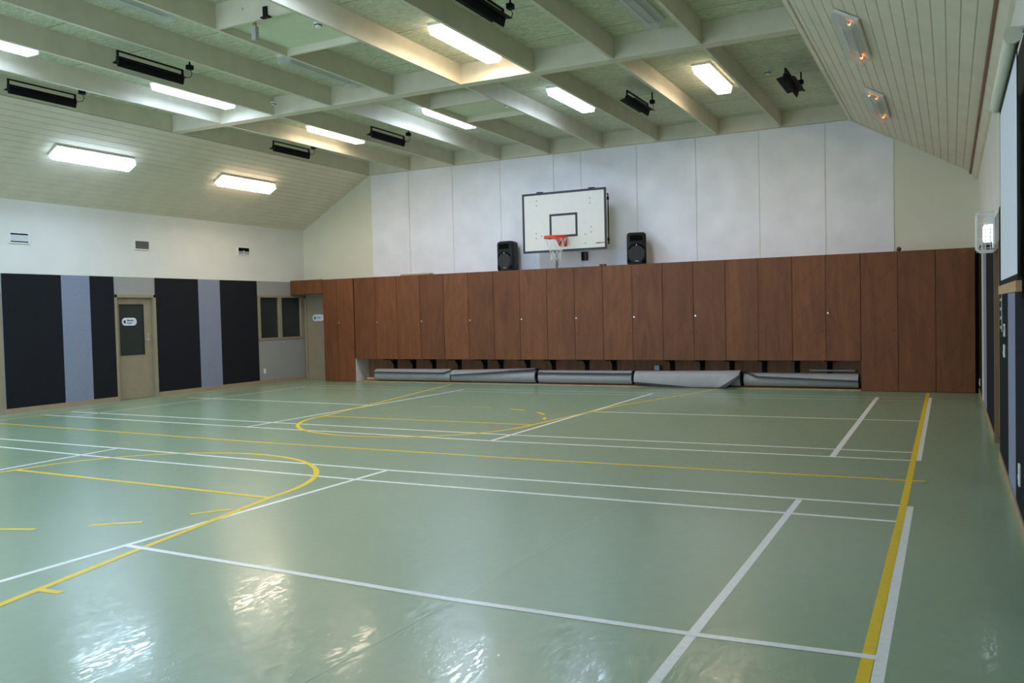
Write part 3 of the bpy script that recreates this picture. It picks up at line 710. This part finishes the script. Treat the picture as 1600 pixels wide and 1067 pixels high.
# ---------------------------------------------------------------- fluorescent lamps
ANG = math.atan(SLL)
def lamp(kind, label, loc, rot, gain=1.0):
    t = thing('fluorescent_lamp', label, 'ceiling lamp', loc, rot, 'fluorescent lamps of the hall')
    L, hw, hb, h = 1.52, .135, .105, .135          # local z = 0 at the ceiling, lamp hangs to -h
    MB().box(-hw, -L/2, -.035, hw, L/2, -.001).build('tray', 'tray', t)
    a = [(-hw+.004, -L/2+.012, -.036), (hw-.004, -L/2+.012, -.036), (hw-.004, L/2-.012, -.036), (-hw+.004, L/2-.012, -.036)]
    c = [(-hb, -L/2+.018, -h), (hb, -L/2+.018, -h), (hb, L/2-.018, -h), (-hb, L/2-.018, -h)]
    d = MB(); d.add(a+c, [(0, 1, 5, 4), (2, 3, 7, 6)], 1); d.add(a+c, [(1, 2, 6, 5), (3, 0, 4, 7)], 1); d.add(a+c, [(7, 6, 5, 4)], 0)
    mats = ['%s%g' % (kind, gain), '%sside%g' % (kind, gain)] if kind in ('cool', 'warm') else ['lens', 'lens']
    df = d.build('diffuser', mats, t)
    for s_ in (-1, 1):
        MB().prism([(-hw, -.034), (hw, -.034), (hw-.002, -.06), (hb+.006, -h-.004), (-hb-.006, -h-.004), (-hw+.002, -.06)], 1, s_*(L/2-.016), s_*L/2).build('end_cap', 'lens', t)
    if kind in ('off', 'dying'):
        for x in (-.055, .055):
            tu = MB().tube([(x, -L/2+.05, -.065), (x, L/2-.05, -.065)], .013, 10).build('tube', 'tube', t)
            if kind == 'dying':
                for s_ in (-1, 1):
                    if x < 0 and (s_ > 0 or 'nearer' in label): continue
                    MB().tube([(x, s_*(L/2-.06), -.065), (x, s_*(L/2-.10), -.065)], .015, 10).build('glowing_end', 'glow', tu)
    return t
def flat(kind, x, y, label, gain=1.0): return lamp(kind, label, (x, y, ZD), (0, 0, 0), gain)
def soff(kind, s, y, label, gain=1.0):
    x = 6.20 if s < 0 else 6.06
    sl_ = SLL if s < 0 else SLR
    z = ZJ-(x-SX)*sl_
    return lamp(kind, label, (s*x, y, z-.004), (0, s*math.atan(sl_), 0), gain)
R1, R2, R0, RM = 3.05, 6.60, -.42, -4.6
flat('cool', -3.72, R1, 'lit cool white lamp between joists, nearer left end of the girder', .45)
flat('cool', -3.72, R0, 'lit cool white lamp cut by the left edge of the picture', .45)
flat('warm', -3.72, R2, 'lit warm white lamp between joists beyond the girder at far left', .7)
flat('cool', -1.12, R2, 'lit cool white lamp beyond the girder beside the far smooth hatch', 1.35)
flat('off', -1.20, R1+.0, 'unlit grey lamp before the girder next to the near hatch')
flat('off', -1.20, R0, 'unlit grey lamp at the top left edge of the picture')
flat('warm', 1.28, R1, 'large lit warm lamp brightening its bay before the girder, top centre', 1.35)
flat('cool', 1.28, R2, 'lit cool white lamp beyond the girder above the right half of the backboard', .7)
flat('warm', 3.68, R2, 'lit warm white lamp beyond the girder at far right')
flat('off', 3.68, R1-.2, 'unlit lamp before the girder at the top edge, right of centre')
soff('cool', -1, R1, 'lit cool white lamp on the left sloped ceiling, nearer one', 1.0)
soff('warm', -1, R2+.05, 'lit warm white lamp on the left sloped ceiling, farther one')
soff('dying', 1, R1+.15, 'failing lamp glowing orange on the right sloped ceiling, nearer one')
soff('dying', 1, R2+.20, 'failing lamp glowing orange on the right sloped ceiling, farther one')
flat('cool', 1.28, R0, 'added fill lamp outside the picture above the near court, middle column', 1.35)  # lamps from here on are unseen, added to raise the light level
soff('cool', -1, R0, 'added fill lamp outside the picture on the left slope', 1.35)
flat('cool', -3.72, RM, 'added fill lamp outside the picture behind, left column', 1.35)
flat('cool', 1.28, RM, 'added fill lamp outside the picture behind, middle column', 1.35)

soff('cool', -1, RM, 'added fill lamp outside the picture behind, on the left slope', 1.35)
# ---------------------------------------------------------------- radiant heaters
th = None
def heater(label, x, y, tilt=0.0):
    global th
    loc = (x, y, ZD)
    if th is not None: return dup(th, label, loc, (0, tilt, 0))
    th = thing('radiant_heater', label, 'ceiling heater', loc, (0, tilt, 0), 'black radiant heaters under the ceiling')
    L = 1.06; zt = -.195
    yk = MB(); yk.box(-.012, -L/2, zt-.018, .012, L/2, zt); 
    for s_ in (-1, 1): yk.box(-.012, s_*L/2, zt-.12, .012, s_*(L/2-.022), zt-.018)
    yk.build('yoke', 'black', th)
    MB().tube([(0, 0, zt-.002), (0, 0, -.0005)], .007, 8).build('hanger_rod', 'joist', th)
    zr = zt-.10
    for s_ in (-1, 1):
        e_ = [(s_*.004, -L/2+.03, zr), (s_*.004, L/2-.03, zr), (s_*.004, L/2-.03, zr-.008), (s_*.004, -L/2+.03, zr-.008)]
        o_ = [(s_*.135, -L/2+.03, zr-.035), (s_*.135, L/2-.03, zr-.035), (s_*.135, L/2-.03, zr-.039), (s_*.135, -L/2+.03, zr-.039)]
        MB().hexa(e_, o_).build('reflector_wing', 'black', th)
    zc = zr-.02
    MB().prism([(-.03, zr+.02), (.03, zr+.02), (.03, zr-.03), (.008, zr-.105), (-.008, zr-.105), (-.03, zr-.03)], 1, -L/2+.006, L/2-.006).build('housing', 'black', th)
    MB().box(.02, L/2+.03, -.185, .09, L/2+.11, -.125).tube([(.055, L/2+.07, -.126), (.055, L/2+.07, -.0005)], .012, 8).build('socket_box', 'black', th)
    MB().tube([(.06, L/2+.07, -.185), (.075, L/2+.09, -.235), (.06, L/2+.07, -.29), (.02, L/2+.0, -.31), (.0, L/2-.03, -.31)], .005, 6).build('cord', 'black', th)
    return th
heater('black heater at the far left edge, beside the left slope, before the girder', -4.80, 1.20)
heater('black heater at upper left between the two cool lamps, before the girder', -2.44, 1.12)
heater('black heater near the left slope beyond the girder', -4.74, 6.45)
heater('black heater beyond the girder left of the far cool lamp', -2.40, 6.45)
heater('black heater cut by the top edge right of the big warm lamp', 2.46, 1.30)
heater('black heater beyond the girder right of the far cool lamp', 2.46, 6.55)
heater('black heater near the right slope beyond the girder, seen end on', 4.86, 6.60)

# ---------------------------------------------------------------- ceiling bits
def detector(label, loc):
    t = thing('smoke_detector', label, 'smoke detector', loc)
    MB().tube([(0, 0, 0), (0, 0, -.02)], .055, 20).tube([(0, 0, -.02), (0, 0, -.055)], [.045, .034], 20).build('housing', 'plate', t)
    MB().tube([(0, 0, -.026), (0, 0, -.036)], .0465, 20).build('sensor_slot', 'dark', t)
detector('round white smoke detector on the near smooth hatch', (.39, 1.10, 4.99))
detector('small round detector on the far smooth hatch', (.45, 5.82, 4.99))
detector('round white sensor on the deck before the girder, left', (-2.96, 4.0, 5.10))
detector('small round detector on the deck beside the far right warm lamp', (4.47, 6.85, ZD))
s_ = thing('hanging_sensor', 'grey sensor box hanging on a bent arm below the near hatch', 'sensor', (-.215, .70, 4.95))
MB().box(-.032, -.03, -.175, .032, .03, -.012).build('sensor_box', 'ltgrey', s_, bevel=.006)
MB().tube([(0, 0, -.015), (.0, 0, .03), (.02, -.10, .07), (.05, -.246, .11)], .016, 8).build('arm', 'ltgrey', s_)
MB().tube([(0, 0, -.012), (0, 0, .022)], .022, 10).build('joint', 'pine', s_)
tag(MB().box(.145, .44, 4.895, .205, .4555, 5.02).box(.145, .40, 4.882, .265, .4555, 4.896).build('angle_bracket', 'black'), 'black angle bracket on the cross piece beside the hanging sensor', 'bracket')
b_ = MB(); b_.tube([(7.295, YB+.1, 3.742), (7.295, 0, 3.742), (7.293, 5, 3.743), (7.288, YW-.03, 3.745)], .016, 10)
tag(b_.build('pipe', 'copper'), 'red brown pipe running along the foot of the right sloped ceiling', 'pipe')

# ---------------------------------------------------------------- wall fittings, left
def vent(label, y0, y1, z0, z1, kind):
    t = thing('wall_vent', label, 'air vent', (XL+.004, (y0+y1)/2, z0), group='air vents high on the left wall')
    hw, H = (y1-y0)/2, z1-z0
    f = MB(); f.box(0, -hw, 0, .02, hw, .02); f.box(0, -hw, H-.02, .02, hw, H); f.box(0, -hw, .02, .02, -hw+.02, H-.02); f.box(0, hw-.02, .02, .02, hw, H-.02)
    f.build('vent_frame', 'plate', t); MB().box(0, -hw+.02, .02, .003, hw-.02, H-.02).build('vent_back', 'dark', t)
    lv_ = MB()
    if kind == 0:
        lv_.box(.003, -hw+.02, .04, .012, hw-.02, H-.045)
        lv_.build('shutter', 'ventw', t)
    else:
        n = 6 if kind == 1 else 3
        for k in range(n):
            z = .026+(H-.05)*k/(n if kind == 1 else 6)
            lv_.hexa([(.004, -hw+.02, z), (.004, hw-.02, z), (.006, hw-.02, z+.002), (.006, -hw+.02, z+.002)], [(.014, -hw+.02, z+.018), (.014, hw-.02, z+.018), (.016, hw-.02, z+.016), (.016, -hw+.02, z+.016)])
        if kind == 2: lv_.box(.003, -.008, .02, .017, .008, H*.6)
        lv_.build('louvre', 'vent' if kind == 1 else 'ventw', t)
vent('white air vent with closed shutter, nearest on the left wall', 2.30, 2.67, 2.945, 3.14, 0)
vent('grey louvred air vent, middle one high on the left wall', 4.85, 5.22, 2.97, 3.165, 1)
vent('half open white air vent, farthest on the left wall', 7.63, 8.02, 3.0, 3.19, 2)
def outlet(label, x, y, z, s_, w_=.07, h_=.115):
    t = thing('wall_socket', label, 'socket', (x, y, z))
    MB().box(0, -w_/2, -h_/2, s_*.012, w_/2, h_/2).build('plate', 'plate', t, bevel=.003)
    MB().box(s_*.012, -.012, -.03, s_*.016, .012, .0).build('rocker', 'plate', t)
    return t
outlet('white socket low on the grey panel below the window', XL, 8.38, .30, 1)
outlet('white socket low on the right wall near the picture edge', XR-.012, -.25, .345, -1, .09, .15)
outlet('white switch plate on the right wall below the screen, lower one', XR-.012, 1.56, 1.10, -1, .12, .11)
t = outlet('white switch plate with a red mark below the screen, upper one', XR-.012, 1.53, 1.28, -1, .12, .11)
MB().box(-.016, -.05, -.03, -.012, -.02, .02).build('red_mark', 'red', t)
outlet('white socket in the far right corner beside the last cupboard', XR-.012, 8.9, .22, -1, .08, .12)

# ---------------------------------------------------------------- projector screen and caged lamp, right wall
sc = thing('projector_screen', 'white roll-down projector screen on the right wall', 'projector screen', (7.26, -1.24, 1.63))
h0 = 1.19
MB().tube([(0, -.86, h0), (0, .84, h0)], .037, 20).build('housing', 'gable', sc)
for y_ in (-.88, .84): MB().tube([(0, y_, h0), (0, y_+.02, h0)], .042, 20).build('end_cap', 'gable', sc)
MB().box(.020, -.80, .035, .022, .80, h0-.03).build('screen_fabric', 'fab', sc)
fb = MB(); fb.box(.0195, .80, .035, .0225, .835, h0-.03); fb.box(.0195, -.835, .035, .0225, -.80, h0-.03); fb.box(.0195, -.825, .0, .0225, .825, .035); fb.box(.0195, -.80, h0-.07, .0195-.001, .80, h0-.03)
fb.build('border', 'black', sc)
MB().box(.008, -.87, -.055, .034, .87, .0).build('bottom_batten', 'pine', sc)
br_ = MB()
for y_ in (-.80, .78): br_.box(0, y_, h0+.03, XR-7.26-.032, y_+.03, h0+.06); br_.box(-.005, y_, h0+.03, .02, y_+.03, h0+.05)
br_.build('wall_bracket', 'plate', sc)
cd = MB(); cd.tube([(.02, .70, -.055), (.02, .705, -.12), (.021, .70, -.30)], .004, 6)
for z in (-.08, -.14, -.2, -.26): cd.tube([(.02, .70, z), (.02, .70, z-.02)], .010, 8)
cd.build('pull_cord', 'ltgrey', sc)
tag(MB().box(XR-.03, -2.6, 1.70, XR-.0125, .18, 3.12).build('black_board', 'black'), 'black board on the right wall behind the projector screen', 'board')
cg = thing('caged_lamp', 'glowing lamp in a white wire guard on the right wall', 'wall lamp', (XR-.004, 3.62, 2.07))
hb = MB(); W, Hc, D = .17, .42, .12
x1 = -W
def bar(s, p, q, r=.007): s.tube([p, q], r, 6)
gd = MB(); y0, y1 = -.14, .14
for y_ in (y0, y1):
    P = [(0, y_, .0), (x1+.03, y_, .0), (x1, y_, .03), (x1, y_, Hc-.03), (x1+.03, y_, Hc), (0, y_, Hc)]
    gd.tube(P, .011, 8)
for z in (0, .03, .07, .11, .15, .19, .23, .30, .36, Hc):
    bar(gd, (x1+.004, y0, z), (x1+.004, y1, z), .005); bar(gd, (x1, y0, z), (0, y0, z), .004)
for x_ in (-.045, -.09, -.13): bar(gd, (x_, y0, 0), (x_, y0, .24), .004)
gd.build('wire_guard', 'plate', cg)
MB().box(-.02, y0+.03, .03, 0, y1-.03, Hc-.03).build('back_plate', 'plate', cg)
MB().box(-.11, -.09, .10, -.021, .09, .28).build('lamp_glass', 'bulb', cg, bevel=.02)
MB().box(-.10, -.08, .28, -.021, .08, .36).build('lamp_body', 'plate', cg)
